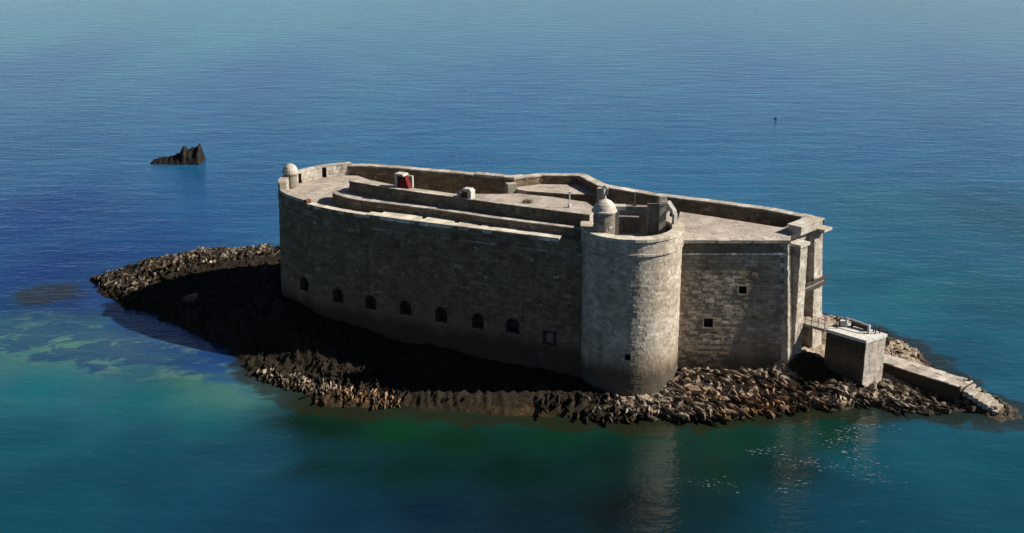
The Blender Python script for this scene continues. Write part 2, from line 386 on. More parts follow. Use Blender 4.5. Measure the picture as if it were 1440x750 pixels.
# jagged slabs of the broken strata
def slab_variant(seed):
    r = random.Random(seed); n = 5; L = 1.0
    bot = []; top = []
    for k in range(n):
        a = 2*math.pi*(k+r.uniform(-.25, .25))/n
        x, y = math.cos(a)*0.5*r.uniform(.8, 1.1), math.sin(a)*0.5*r.uniform(.75, 1.15)
        bot.append((x, y, -0.6)); f = r.uniform(.55, .9)
        top.append((x*f+r.uniform(-.06, .06)+0.06, y*f, 0.25+0.35*x+r.uniform(-.12, .22)))
    m = MB(); i = 0; m.v = bot+top
    for k in range(n): m.f.append((k, (k+1) % n, n+(k+1) % n, n+k)); m.t.append(0.5)
    c = len(m.v); m.v.append((sum(p[0] for p in top)/n, sum(p[1] for p in top)/n, max(p[2] for p in top)+.02))
    for k in range(n): m.f.append((n+k, n+(k+1) % n, c)); m.t.append(0.6)
    return m
VAR = [slab_variant(k) for k in range(12)]
def scatter(n, boxes, rng):
    o = []
    for (x0, x1, y0, y1, wgt) in boxes:
        k = int(n*wgt); o.append(np.stack([rng.uniform(x0, x1, k), rng.uniform(y0, y1, k)], 1))
    return np.concatenate(o)
BOX = [(2, 20, 95.4, 100.5, .25), (14, 29, 96, 105, .42), (26, 42, 97.8, 102.5, .22), (36, 46, 98, 105, .10), (-54, -38, 126, 146, .40), (-40, -24, 132, 147, .26), (-27, -10, 99.5, 109, .36), (36, 44, 105, 119, .10), (-40, -5, 100, 131, .25)]
pts = scatter(6500, BOX, RNG)
tz, td = terrain(pts[:, 0], pts[:, 1]); keep = (td > 0.15) & (tz > -0.1); pts, tz, td = pts[keep], tz[keep], td[keep]
def in_fort(x, y):
    return ((-26.8 < x < 6) and y > 121.5 - (x+25)*0.56 and y < 134) or ((x-11.6)**2+(y-105.5)**2 < 5.2**2) or (15.6 < x < 28.2 and y > 104.6) or (27 < x < 36 and y > 103.0 and y < 114)
wpt = weed_shade_at(pts[:, 0], pts[:, 1], tz)
near_slip = lambda x, y: 36.5 < x < 47 and abs((x-38.2)*0.73+(y-107.0)*0.684) < 2.4
ok = [i for i in range(len(pts)) if not in_fort(*pts[i]) and not near_slip(*pts[i]) and not (wpt[i] > .6 and RNG.random() < .6)]; pts, tz = pts[ok], tz[ok]
nb = 420; bxp = RNG.uniform(-26.5, -10.5, nb); byp = 103.55-.45*(bxp+19)+RNG.normal(0, .62, nb); bzp, bdp = terrain(bxp, byp); kk = (bdp > .1) & (bzp > -.1)
PATCH0 = len(pts); pts = np.concatenate([pts, np.stack([bxp, byp], 1)[kk]]); tz = np.concatenate([tz, bzp[kk]])
siz = (0.28+1.25*RNG.random(len(pts))**4)*np.where(pts[:, 0] > 35, .6, np.where(pts[:, 0] > 0, .82, np.where(pts[:, 0] < -8, .72, 1.0))); siz[PATCH0:] = .34+.5*RNG.random(len(pts)-PATCH0)**2
order = np.argsort(-siz/np.hypot(pts[:, 0], pts[:, 1]))
ang0 = math.atan2(STR[1], STR[0])
slab_meshes = []
for k, m in enumerate(VAR):
    for wv in (0.0, 1.0):
        for ov in (0.0, 0.8):
            pass
pieces = MB(); pw = []; po = []; cache = {}
for rank, i in enumerate(order):
    x, y = pts[i]; s = float(siz[i]); v = int(RNG.integers(12)); z = float(tz[i])
    rot = Matrix.Rotation(ang0 + RNG.normal(0.1 if x > 14 else -.1, 0.26), 4, 'Z') @ Matrix.Rotation(RNG.normal(-0.02, 0.14), 4, 'Y') @ Matrix.Rotation(RNG.normal(0.22, 0.2), 4, 'X')
    wf = 0.28 if RNG.random() < .84 else float(RNG.uniform(.6, 1.05))
    M4 = Matrix.Translation((x, y, z+0.02*s)) @ rot @ Matrix.Diagonal(((2.5 if wf < .5 else 1.7)*s*float(RNG.uniform(.6, 1.4)), wf*s*float(RNG.uniform(.7, 1.4)), (0.22 if wf < .5 else .30)*s, 1))
    wd = 0.9 if RNG.random() < (.22 if x > 0 else .5) else round(float(weed_shade_at(np.array(x), np.array(y), np.array(z+0.35*s)))*2)/2; oc = round(float(ochre_at(np.array(x), np.array(y)))*2)/2; ti = float(RNG.uniform(.45, 1))
    if i >= PATCH0: wd = 0.0; oc = 1.0 if x > -17 and RNG.random() < .7 else 0.0  # slabs of the sunlit strip kept pale
    if rank < 290:
        key = (v, wd, oc)
        if key not in cache:
            me = VAR[v].mesh('rock_slab', ROCK)
            for nm, val in (('weed_shade', wd), ('ochre', oc)):
                at = me.attributes.new(nm, 'FLOAT', 'FACE'); at.data.foreach_set('value', [val]*len(me.polygons))
            cache[key] = me
        o = bpy.data.objects.new('rock_slab', cache[key]); COL.objects.link(o); o.parent = islet; o.matrix_local = M4
    else:
        b = len(pieces.v); pieces.v += [tuple(M4 @ Vector(p)) for p in VAR[v].v]
        for f in VAR[v].f: pieces.f.append(tuple(b+q for q in f)); pieces.t.append(ti); pw.append(wd); po.append(oc)
sm = pieces.build('rock_fragments', ROCK, islet, kind='stuff', fix=True)
for nm, val in (('weed_shade', pw), ('ochre', po)):
    at = sm.data.attributes.new(nm, 'FLOAT', 'FACE'); at.data.foreach_set('value', val)

# ================================================================== the sea
SEA = [  # world x, y, water colour with sky sheen and the fort's dark reflection put in (depth, sand, weed)
    (-187, 455, (0.019, 0.123, 0.152)), (-89, 455, (0.020, 0.134, 0.170)), (0, 455, (0.019, 0.114, 0.167)), (100, 455, (0.020, 0.103, 0.147)), (187, 455, (0.018, 0.092, 0.119)),
    (-127, 298, (0.009, 0.056, 0.132)), (-69, 298, (0.010, 0.062, 0.151)), (0, 298, (0.010, 0.067, 0.155)), (67, 298, (0.011, 0.067, 0.151)), (125, 298, (0.010, 0.056, 0.126)),
    (-94, 220, (0.005, 0.049, 0.117)), (-54, 220, (0.006, 0.059, 0.134)), (-14, 220, (0.006, 0.063, 0.142)), (32, 220, (0.006, 0.063, 0.137)), (67, 220, (0.006, 0.061, 0.130)),
    (94, 220, (0.006, 0.054, 0.114)), (-72, 168, (0.002, 0.020, 0.091)), (-47, 172, (0.003, 0.044, 0.118)), (59, 172, (0.006, 0.061, 0.092)), (74, 168, (0.004, 0.039, 0.059)),
    (-61, 141, (0.002, 0.013, 0.078)), (-52, 154, (0.002, 0.025, 0.099)), (48, 135, (0.005, 0.061, 0.084)), (59, 130, (0.004, 0.046, 0.065)), (51, 112, (0.003, 0.041, 0.066)),
    (-59, 129, (0.003, 0.026, 0.074)), (-54, 128, (0.003, 0.014, 0.077)), (-52, 131, (0.003, 0.007, 0.033)), (-38, 119, (0.006, 0.025, 0.087)), (-32, 112, (0.007, 0.030, 0.081)),
    (-55, 119, (0.033, 0.108, 0.084)), (-48, 117, (0.030, 0.104, 0.084)), (-42, 117, (0.041, 0.108, 0.081)), (-31, 107, (0.026, 0.096, 0.066)), (-25, 105, (0.029, 0.092, 0.077)),
    (-47, 105, (0.004, 0.070, 0.082)), (-36, 102, (0.004, 0.061, 0.072)), (-28, 97, (0.005, 0.058, 0.066)), (-44, 93, (0.002, 0.040, 0.059)), (-33, 90, (0.002, 0.034, 0.054)),
    (-24, 90, (0.003, 0.030, 0.049)), (-39, 81, (0.002, 0.036, 0.054)), (-27, 81, (0.002, 0.028, 0.051)), (-21, 81, (0.002, 0.022, 0.046)), (-19, 96, (0.002, 0.009, 0.004)),
    (-16, 98, (0.002, 0.013, 0.005)), (-11, 96, (0.002, 0.021, 0.007)), (-5, 94, (0.003, 0.018, 0.007)), (4, 94, (0.002, 0.019, 0.009)), (12, 93, (0.002, 0.016, 0.008)),
    (20, 94, (0.002, 0.019, 0.010)), (28, 95, (0.003, 0.020, 0.011)), (-17, 87, (0.002, 0.014, 0.014)), (-10, 87, (0.002, 0.013, 0.011)), (0, 87, (0.002, 0.011, 0.009)),
    (9, 87, (0.002, 0.010, 0.008)), (18, 87, (0.002, 0.013, 0.009)), (25, 89, (0.002, 0.011, 0.012)), (-16, 80, (0.002, 0.015, 0.026)), (-7, 80, (0.002, 0.009, 0.018)),
    (2, 80, (0.002, 0.007, 0.011)), (10, 80, (0.002, 0.004, 0.005)), (17, 80, (0.002, 0.012, 0.013)), (23, 80, (0.002, 0.023, 0.035)), (32, 89, (0.002, 0.036, 0.054)),
    (39, 91, (0.003, 0.042, 0.064)), (42, 87, (0.002, 0.040, 0.059)), (30, 80, (0.002, 0.030, 0.049)), (39, 80, (0.002, 0.034, 0.051))]
def sea_colour(x, y):
    wx = (fbm(x*0.09, y*0.09, 4, 91)-.5)*9; wy = (fbm(x*0.09+50, y*0.09, 4, 97)-.5)*7
    near = np.exp(-((y-110)/60)**2); x2 = x+wx*near; y2 = y+wy*near
    num = 0; den = 0; ly = 60*np.log(np.maximum(y2, 40)/100)
    for (a, b, c) in SEA:
        sc = 0.6+0.02*abs(b-100); ww = 1/((((x2-a)/sc)**2+((ly-60*math.log(b/100))/sc*1.5)**2)+9.0)**1.8
        num = num+ww[..., None]*np.array(c); den = den+ww
    c = num/den[..., None]
    db = -shore_d(x, y)+(fbm(x*.16, y*.2, 5, 55)-.5)*11
    kb = sstep(6.5, 4.0, db)*sstep(-56, -50, x)*sstep(-23, -31, x)*sstep(141, 135, y)*.85; c = c*(1-kb[..., None]) + kb[..., None]*np.array((.006, .030, .105))
    return c
def sea_zones(x, y):
    shelf = np.exp(-(((x+46)/17)**2 + ((y-115.5+(x+46)*0.32)/6.0)**2))
    d = -shore_d(x, y)
    return np.clip(shelf*1.3, 0, 1), np.maximum(sstep(5.5, 0.0, d)*sstep(-34, -26, x), 1.1*np.exp(-((x+57)/5)**2-((y-131.5)/4.5)**2))
def axis(lo, hi, step, far_lo, far_hi):
    a = list(np.arange(lo, hi+step/2, step)); s = step
    while a[-1] < far_hi: s *= 1.12; a.append(a[-1]+s)
    s = step
    while a[0] > far_lo: s *= 1.12; a.insert(0, a[0]-s)
    return np.array(a)
WX, WY = np.meshgrid(axis(-66, 60, 0.6, -30000, 30000), axis(72, 150, 0.5, -20000, 40000))
def make_water():
    M = Mat('sea_water', 0.09, 0.42); M.b.inputs['IOR'].default_value = 1.36
    n0 = M.noise(0.06, 4, 0.6, (1, 1.6, 1)); n1 = M.noise(0.9, 3, 0.6, (0.55, 1.2, 1)); n2 = M.noise(0.22, 3, 0.55, (0.5, 1.3, 1)); n3 = M.noise(3.2, 2, 0.5, (0.7, 1.1, 1))
    c = M.attr('sea', 'Color')
    c = M.mix(M.ramp(n0, 0.3, 0.7), M.mix(1.0, c, (0.80, 0.85, 0.9), 'MULTIPLY'), M.mix(1.0, c, (1.2, 1.14, 1.06), 'MULTIPLY'))
    w1 = M.noise(0.23, 7, 0.62, (1, 1.25, 1), 0.6); w2 = M.noise(0.33, 6, 0.6, (.9, 1.2, 1), 0.5); sh = M.attr('shelf'); nr = M.attr('nearshore')
    c = M.mix(M.math('MULTIPLY', M.ramp(M.math('ADD', w2, M.math('MULTIPLY', sh, 0.22)), 0.60, 0.78), M.math('MULTIPLY', M.ramp(sh, .04, .35), 0.45)), c, (0.070, 0.13, 0.090))
    c = M.mix(M.math('MULTIPLY', M.ramp(M.math('ADD', w1, M.math('MULTIPLY', sh, 0.26)), 0.66, 0.72), M.math('MULTIPLY', M.ramp(sh, .03, .25), 0.72)), c, (0.005, 0.026, 0.075))
    c = M.mix(M.math('MULTIPLY', M.ramp(M.math('ADD', w1, M.math('MULTIPLY', nr, 0.55)), 0.72, 0.92), 0.85), c, (0.011, 0.012, 0.005))
    h = M.math('ADD', M.math('MULTIPLY', n2, 1.0), M.math('ADD', M.math('MULTIPLY', n1, 0.45), M.math('MULTIPLY', n3, 0.12)))
    M.bump(h, 0.32, 0.6)
    return M.done(c)
sea = grid_mesh('sea', WX, WY, np.zeros_like(WX), make_water(), dict(zip(('sea', 'shelf', 'nearshore'), (sea_colour(WX, WY),)+sea_zones(WX, WY)))); sea['kind'] = 'structure'

# ================================================================== the fort
ZT, ZRIM = 15.15, 16.45          # wall head, tower rim
FORT = (0.0, 113.0, 1.0)
fort = thing('sea_fort', 'massive old granite sea fort with round corner tower standing on the rocky islet', 'fort', FORT)
T = np.array((0.70, 0.714)); NN = np.array((0.714, -0.70)); C0 = np.array((26.88, 105.42))       # gate end: along the wall, out of the wall
G = lambda s, n: tuple(C0+T*s+NN*n)
# --- long front wall with the rounded west end
front_pts = smooth_path([(-19.48, 133.75), (-22.29, 132.3), (-24.58, 130.11), (-26.04, 127.3), (-26.36, 124.59), (-25.21, 121.88), (-22.5, 118.96), (-18.85, 116.15), (-13.85, 113.49), (-8.65, 111.15), (1.35, 106.93), (7.5, 104.33)], 1.0)
FWALL = Wall(front_pts, ZT, 0.035)
ux = lambda x: float(np.interp(x, FWALL.p[12:, 0], FWALL.s[12:]))
ports = []
i_left = int(np.argmin(FWALL.p[:, 0]))
uxf = lambda x: float(np.interp(x, FWALL.p[i_left:, 0], FWALL.s[i_left:]))
for x, z, wd, hh in ((-22.8, 5.8, 1.5, 1.5), (-18.65, 5.6, 1.5, 1.5), (-14.9, 5.6, 1.4, 1.5), (-11.05, 5.65, 1.45, 1.5), (-7.2, 5.5, 1.4, 1.55), (-3.35, 5.45, 1.35, 1.55), (0.2, 5.5, 1.55, 1.5)):
    u = uxf(x); ports.append((u-wd/2, u+wd/2, z-hh/2, z+hh/2))
cwall = MB(); frame_h = (uxf(3.91)-.75, uxf(3.91)+.75, 4.1, 5.6)
FWALL.backing(cwall, 0.0, ZT, ports+[frame_h])
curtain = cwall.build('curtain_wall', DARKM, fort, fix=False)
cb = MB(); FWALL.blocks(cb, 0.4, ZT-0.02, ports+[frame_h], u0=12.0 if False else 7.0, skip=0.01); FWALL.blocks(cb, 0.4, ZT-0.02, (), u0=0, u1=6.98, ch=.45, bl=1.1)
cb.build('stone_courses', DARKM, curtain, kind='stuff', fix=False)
for H in ports:
    m = MB(); FWALL.recess(m, H, 1.3); gp = m.build('gun_port', VOID, fort, fix=False)
    a, b, c, d = H; cm = (a+b)/2
    for sg, e in ((1, a), (-1, b)):                    # the arch stones rounding the head
        m = MB(); k = .24*(b-a); f = [(e, d-.5), (e, d), (e+sg*k*1.25, d), (e+sg*k*.62, d-.13), (e+sg*k*.2, d-.3)]
        if sg < 0: f.reverse()
        fr = [FWALL.P(u, z, .035) for u, z in f]; bk = [FWALL.P(u, z, -.5) for u, z in f]; n_ = len(f); m.v = fr+bk
        m.f = [tuple(range(n_))[::-1], tuple(range(n_, 2*n_))]+[(i, (i+1) % n_, n_+(i+1) % n_, n_+i) for i in range(n_)]; m.t = [.35]*len(m.f); m.build('arch_stone', DARKM, gp)
    m = MB(); FWALL.strip(m, a-.1, b+.1, c-.2, c-.015, -.05, .11, 1, .75); m.build('sill', DARKM, gp)
m = MB(); FWALL.recess(m, frame_h, 0.35, 0.2); m.build('blocked_window', VOID, fort, fix=False, label='square blocked window in a dark surround beside the tower')
m = MB(); FWALL.strip(m, frame_h[0]+.35, frame_h[1]-.45, 4.3, 5.3, -.33, -.12, 1, .35); m.build('window_blocking', MASONRY, fort)
m = MB(); pu = uxf(3.2)
for k in range(34):
    a, z = random.gauss(0, .5), random.gauss(0, .4); L, h_ = random.uniform(.18, .45), random.uniform(.12, .24)
    FWALL.strip(m, pu+a, pu+a+L, 2.1+z, 2.1+z+h_, -.02, random.uniform(.07, .10), 1, random.uniform(.2, 1))
m.build('bare_stone', MASONRY, fort, kind='stuff', label='pale ragged patch of bare stone low on the long wall')
for x, z, n_ in ((-21.2, 13.2, 3), (-3.6, 12.9, 2), (1.9, 12.6, 3), (-2.6, 10.2, 2), (4.4, 11.2, 2), (-16.2, 13.4, 2)):
    m = MB(); a = uxf(x)
    for k in range(n_+2):
        q, w_ = random.gauss(0, .14), random.gauss(0, .12); FWALL.strip(m, a+q, a+q+random.uniform(.12, .3), z+w_, z+w_+random.uniform(.08, .2), -.02, random.uniform(.07, .1), 1, random.uniform(.4, 1))
    m.build('lichen_spot', PALE, fort, kind='stuff')
# string course under the parapet of the front wall: thin, broken
u = uxf(-17.71)
while u < FWALL.len-0.4:
    L = random.uniform(.8, 1.7)
    if random.random() < 0.72: m = MB(); FWALL.strip(m, u, u+L-.04, 13.75, 13.9, -.05, .12, 1, random.uniform(.2, .9)); m.build('string_course', MASONRY, fort)
    u += L
# --- terrace floors
SW = lambda pts: smooth_path(pts, 1.0)
fl = MB()
west = [p for p in front_pts if p[0] < -13.2]
fl.prism([(x+0.0, y) for x, y in west] + [(-13.54, 118.23), (-13.75, 126.57)], 9.0, ZT-0.35)
fl.prism([(-13.54, 113.39)] + [p for p in front_pts if p[0] > -13.5][:-1] + [(6.98, 105.63), (7.5, 111.46), (-13.53, 118.23)], 9.0, ZT-0.30)
terr = fl.build('terrace', PAVING, fort)
# --- front parapet: broad pale coping slabs with small notches
u0, u1 = uxf(-15.21), uxf(4.58); n = 0; u = u0
while u < u1-0.3:
    L = min(random.uniform(1.0, 1.6), u1-u); notch = any(abs(u+L-uxf(x)) < 0.8 for x in (-9.6, -6.4, -2.9)); m = MB()
    d_in = -1.95 + (0.9 if u-u0 < 1.0 else 0)
    FWALL.strip(m, u+.015, u+L-.015-(0.55 if notch else 0), ZT-0.3, ZT+0.10+random.uniform(-.015, .015), d_in+random.uniform(-.06, .06), 0.06+random.uniform(-.03, .03), 1, random.uniform(.3, 1))
    m.build('coping_stone', BLEACH, fort); 
    if notch:
        m = MB(); FWALL.strip(m, u+L-.56, u+L-.015, ZT-0.3, ZT+.09, -0.95, 0.05, 1, .5); m.build('coping_stone', BLEACH, fort)
    u += L
coping(FWALL, fort, uxf(4.58)+.02, FWALL.len-.3, ZT-.3, ZT-.02, -1.6, .04, 1.1, DARKM)
coping(FWALL, fort, uxf(-22.08)+.02, u0-.02, ZT-.34, ZT-.0, -0.75, 0.05, 1.1, BLEACH)
# --- west parapet with loopholes, lit from inside
UW = uxf(-26.3)+1.2
ww = Wall([tuple(p) for p in [FWALL.P(u, ZT, -0.75)[:2] for u in np.linspace(UW, 0.05, 34)]], ZT, 0.0)
zp = ZT+0.95
lo = [(u-.3, u+.3, ZT-.3, zp-.1) for u in (ww.len*0.42, ww.len*0.72)]
m = MB(); ww.backing(m, ZT-.35, zp, lo, .5); up = FWALL.s[FWALL.s < UW]
par = m.build('west_parapet', PALE, fort, fix=False)
m = MB(); ww.blocks(m, ZT-.34, zp-.02, lo, ch=.4, bl=.6, tmin=.3); m.build('stone_courses', PALE, par, kind='stuff', fix=False)
m = MB(); FWALL.blocks(m, ZT, zp-.02, (), u0=7.0, u1=UW); FWALL.backing(m, ZT, zp) if False else None
ob = Wall([FWALL.P(u, ZT, 0)[:2] for u in np.linspace(0.05, UW, 34)], ZT); ob.backing(m, ZT-.05, zp); m.build('outer_face', DARKM, par, fix=False)
for H in lo: m = MB(); ww.recess(m, H, 0.55); m.build('loophole', VOID, par, fix=False)
m = MB(); a = UW; m.hexa([FWALL.P(a, ZT-.35, 0), FWALL.P(a+.12, ZT-.35, 0), FWALL.P(a+.12, ZT-.35, -.75), FWALL.P(a, ZT-.35, -.75)], [FWALL.P(a, zp, 0), FWALL.P(a+.12, zp, 0), FWALL.P(a+.12, zp, -.75), FWALL.P(a, zp, -.75)]); m.build('end_stone', PALE, par)
coping(FWALL, par, 0.05, UW+.1, zp, zp+.14, -.8, .06, 1.0, PALE)
m = MB(); FWALL.strip(m, UW+.15, uxf(-22.6), ZT-.35, ZT+.32, -.75, .0, 8, .6); m.build('parapet_kerb', PALE, fort)
m = MB(); FWALL.strip(m, uxf(-22.6)+.02, uxf(-22.6)+.5, ZT-.35, ZT+.30, -.7, -.05, 1, .6); m.build('kerb_end', RUST, fort)  # dark red end of the low parapet, built as a separate box
# --- the raised gun platform: two walls, one stepped back above the other
low_pts = SW([(-19.06, 122.5), (-19.69, 121.25), (-19.48, 119.8), (-18.13, 118.23), (-15.83, 116.57), (-8.85, 113.55), (-1.46, 109.74), (6.88, 105.99)])
LOW = Wall(low_pts, ZT); zl = ZT+0.85
UP = Wall([(-16.88, 122.09), (-17.71, 120.32), (-12.08, 116.72), (-1.46, 111.2), (7.6, 106.88)], ZT); zu = ZT+2.05
m = MB(); LOW.backing(m, ZT-.36, zl); lw = m.build('lower_platform_wall', DARKM, fort, fix=False)
m = MB(); LOW.blocks(m, ZT-.3, zl-.02, ch=.32, bl=.6); m.build('stone_courses', DARKM, lw, kind='stuff', fix=False)
m = MB(); UP.backing(m, zl-.1, zu); uw = m.build('upper_platform_wall', DARKM, fort, fix=False)
m = MB(); UP.blocks(m, zl, zu-.02, ch=.32, bl=.6); m.build('stone_courses', DARKM, uw, kind='stuff', fix=False)
m = MB(); m.prism([p for p in low_pts] + [(7.29, 107.82), (-14.58, 119.8), (-17.08, 122.3)], 13.0, zl-.03); m.build('platform_ledge', PAVING, fort)
plat = [(-16.88, 122.04), (-17.69, 120.34), (-12.08, 116.74), (-1.46, 111.22), (7.6, 106.9), (8.23, 109.69), (7.6, 111.77), (4.38, 113.75), (0.63, 115.21), (-1.25, 115), (-5.94, 115.11), (-12.08, 118.34), (-15.83, 121.25)]
m = MB(); m.prism(plat, 9.0, zu-.03); m.build('gun_platform', PAVING, fort)
coping(LOW, fort, 0.1, LOW.len-.05, zl-.02, zl+.07, -.55, .07, .95, PALE, .015)
coping(UP, fort, 1.9, UP.len-.05, zu-.02, zu+.05, -.5, .05, 1.0, PALE, .012)
# --- rear range: wall to the court, parapet with thin pale coping, the rear bastion
rear_out = [(31.46, 110.11), (29.17, 112.09), (26.67, 114.17), (21.15, 117.3), (16.15, 119.69), (10.63, 123.55), (8.44, 128.75), (3.33, 129.07), (0, 127.5), (-6.67, 130.11), (-15.31, 133.23), (-19.48, 133.75)]
RO = Wall(rear_out, ZT, 0.03); zr = ZT+0.70
m = MB(); RO.backing(m, 0, zr-.02); rear = m.build('rear_wall', MASONRY, fort, fix=False)
m = MB(); RO.blocks(m, .5, zr-.03, ch=.5, bl=1.2); m.build('stone_courses', MASONRY, rear, kind='stuff', fix=False)
rin = [RO.P(u, ZT, -0.9)[:2] for u in reversed(RO.s)]
RI = Wall(rin, ZT); m = MB(); RI.backing(m, 8.0, zr-.02); ri = m.build('court_wall', DARKM, fort, fix=False)
m = MB(); RI.blocks(m, 12.0, zr-.03, ch=.34, bl=.65); m.build('stone_courses', DARKM, ri, kind='stuff', fix=False)
rk = 0
n = int(RO.len/1.15)
for k in range(n):
    a, b = RO.len*k/n, RO.len*(k+1)/n; m = MB(); dz = random.uniform(-.03, .03) + (0.12 if 38 < a < 43.5 else 0)
    if random.random() < 0.015: continue
    RO.strip(m, a+.015, b-.015, zr-.02, zr+.13+dz, -1.0, .08, 2, random.uniform(.3, 1)); m.build('coping_stone', PALE, rear)
# rear bastion floor and its step down to the court, little wall ends
m = MB(); m.prism([(0.63, 125.63), (1.67, 124.9), (3.96, 124.27), (6.25, 123.65), (9.27, 123.34), (9.69, 123.86), (7.71, 127.82), (3.44, 128.13), (0.31, 126.67)], 8, ZT-.25); m.build('bastion_floor', PAVING, fort)
BF = Wall([(1.67, 124.9), (3.96, 124.27), (6.25, 123.65), (9.27, 123.34)], ZT); m = MB(); BF.strip(m, 0.02, BF.len-.02, 8.5, ZT-.30, -.02, .06, 6, .4); BF.blocks(m, ZT-3, ZT-.32, proud=.09); m.build('bastion_step', DARKM, fort, kind='stuff')
m = MB(); m.box((-0.1, 126.25, 9), (1.1, 1.3, ZT+.35-9), 0.3); m.build('court_pier', PALE, fort)
m = MB(); m.box((10, 122.5, 9), (0.9, 0.9, ZT+.75-9), -.5); m.build('court_pier', PALE, fort)
m = MB(); m.prism([(-20.83, 132.5), (-13.85, 126.25), (-13.54, 118.13), (7.29, 111.46), (9.9, 121.88), (28.13, 109.38), (30.21, 110.42), (16.67, 119.27), (9.9, 122.92), (8.33, 128.13), (0, 127.09), (-14.58, 132.82)], 7.0, 8.0); m.build('court_floor', PAVING, fort)
# --- round corner tower
TC = (11.6, 105.5); R = 4.85
a0, a1 = math.radians(-212), math.radians(62)
ring = lambda r, n=64, b0=a0, b1=a1: [(TC[0]+r*math.cos(b0+(b1-b0)*k/n), TC[1]+r*math.sin(b0+(b1-b0)*k/n)) for k in range(n+1)]
TW = Wall([p for p in ring(R)], ZRIM, 0.008)
uang = lambda deg: (math.radians(deg)-a0)*R
lh = (uang(-96)-.28, uang(-96)+.28, 4.55, 5.15)
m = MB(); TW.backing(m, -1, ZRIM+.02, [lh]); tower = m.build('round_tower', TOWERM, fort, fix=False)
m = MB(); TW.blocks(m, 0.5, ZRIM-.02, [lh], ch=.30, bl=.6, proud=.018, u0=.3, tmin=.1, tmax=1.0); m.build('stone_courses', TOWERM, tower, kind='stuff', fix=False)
m = MB(); TW.recess(m, lh, .9); m.build('loophole', VOID, tower, fix=False)
m = MB()
for k in range(30):
    a, b = TW.len*(.08+.84*k/30), TW.len*(.08+.84*(k+1)/30)
    broken = random.random() < .12
    if not broken: TW.strip(m, a+.01, b-.01, 14.95, 15.16+random.uniform(-.03, .03), -.03, .16+random.uniform(-.04, .03), 2, random.uniform(.4, 1))
m.build('string_course', PALE, tower)
coping(TW, tower, TW.len*.03, TW.len*.985, ZRIM-.12, ZRIM+.16, -.98, .17, 1.15, BLEACH, .02)
m = MB(); m.prism([p for p in ring(R-.5, 40, math.radians(-200), math.radians(20))], 8, ZRIM-1.15); m.build('tower_floor', PAVING, tower)
IT = Wall(list(reversed(ring(R-.93))), ZRIM); m = MB(); IT.backing(m, ZRIM-1.7, ZRIM-.13, (), .4); m.build('inner_face', MASONRY, tower, fix=False)
# turret on the tower rim
tx, ty = 8.75, 103.9
tur = bpy.data.objects.new('watch_turret', None); COL.objects.link(tur); tur.parent = fort; tur.location = (tx-FORT[0], ty-FORT[1], ZRIM-FORT[2])
TT = Wall([(tx+1.02*math.cos(-2*math.pi+2*math.pi*k/28), ty+1.02*math.sin(2*math.pi*k/28)) for k in range(29)], ZRIM)
m = MB(); TT.backing(m, ZRIM-.8, 18.45, (), .4); TT.blocks(m, ZRIM-.7, 18.4, (), ch=.28, bl=.5, proud=.03, tmin=.2); m.build('drum', MASONRY, tur, fix=False)
m = MB(); m.lathe((tx, ty), [(0.0, 18.42), (1.2, 18.42), (1.22, 18.58), (1.1, 18.66), (1.02, 18.95), (.86, 19.22), (.6, 19.45), (.3, 19.6), (.2, 19.66), (0.0, 19.7)], 24, .85); m.build('dome', PALE, tur, smooth=False)
m = MB(); m.lathe((tx, ty), [(0, 19.6), (.16, 19.62), (.12, 20.05), (.2, 20.12), (0, 20.16)], 10, .9); m.box((tx-.24, ty, 20.1), (.13, .3, .5), 0, .9); m.box((tx+.24, ty, 20.1), (.13, .3, .5), 0, .9)
m.hexa([(tx-.34, ty-.2, 20.6), (tx+.34, ty-.2, 20.6), (tx+.34, ty+.2, 20.6), (tx-.34, ty+.2, 20.6)], [(tx-.04, ty-.16, 20.98), (tx+.04, ty-.16, 20.98), (tx+.04, ty+.16, 20.98), (tx-.04, ty+.16, 20.98)], .9)
m.build('bell_cote', LIME, tur)
m = MB(); m.box((tx+1.45, ty+.45, 18.5), (1.25, .9, .4), -.1, .9); m.box((tx+1.2, ty+.5, ZRIM-1.3), (.5, .5, 18.5-ZRIM+1.3), -.1, .5); m.build('canopy_slab', LIME, tur)
m = MB(); m.box((13.75, 106.9, 9), (1.05, .6, 18.3-9), .1, .4); m.build('pillar_wall', MASONRY, fort)
# stair head, pillar and arched door wall on the tower
m = MB(); m.box((14.6, 106.6, 9), (.62, .7, 18.5-9), .1, .6); m.box((14.6, 106.6, 18.5), (.85, .9, .28), .1, .9); m.box((14.6, 106.6, 18.78), (.7, .7, .45), .1, .9); m.build('chimney_pillar', PALE, fort)
m = MB(); m.box((15.15, 107.1, ZRIM-1.7), (.4, .35, 3.3), .5, .9); m.box((15.75, 105.9, ZRIM-1.7), (.4, .35, 2.9), .5, .9)
m.hexa([(15.0, 107.3, ZRIM+1.45), (15.55, 105.7, ZRIM+1.1), (15.95, 105.85, ZRIM+1.1), (15.4, 107.45, ZRIM+1.45)], [(15.05, 107.2, ZRIM+2.1), (15.5, 105.9, ZRIM+1.5), (15.9, 106.0, ZRIM+1.5), (15.45, 107.3, ZRIM+2.1)], .9); m.build('door_arch', LIME, fort)
m = MB(); m.box((12.7, 111.0, 8), (4.6, .7, ZRIM+.55-8), -.12, .4); m.build('stair_wall', MASONRY, fort)
m = MB(); m.box((11.5, 110.35, 8), (2.6, .5, ZRIM-.35-8), -.12, .4); m.build('stair_wall', MASONRY, fort)
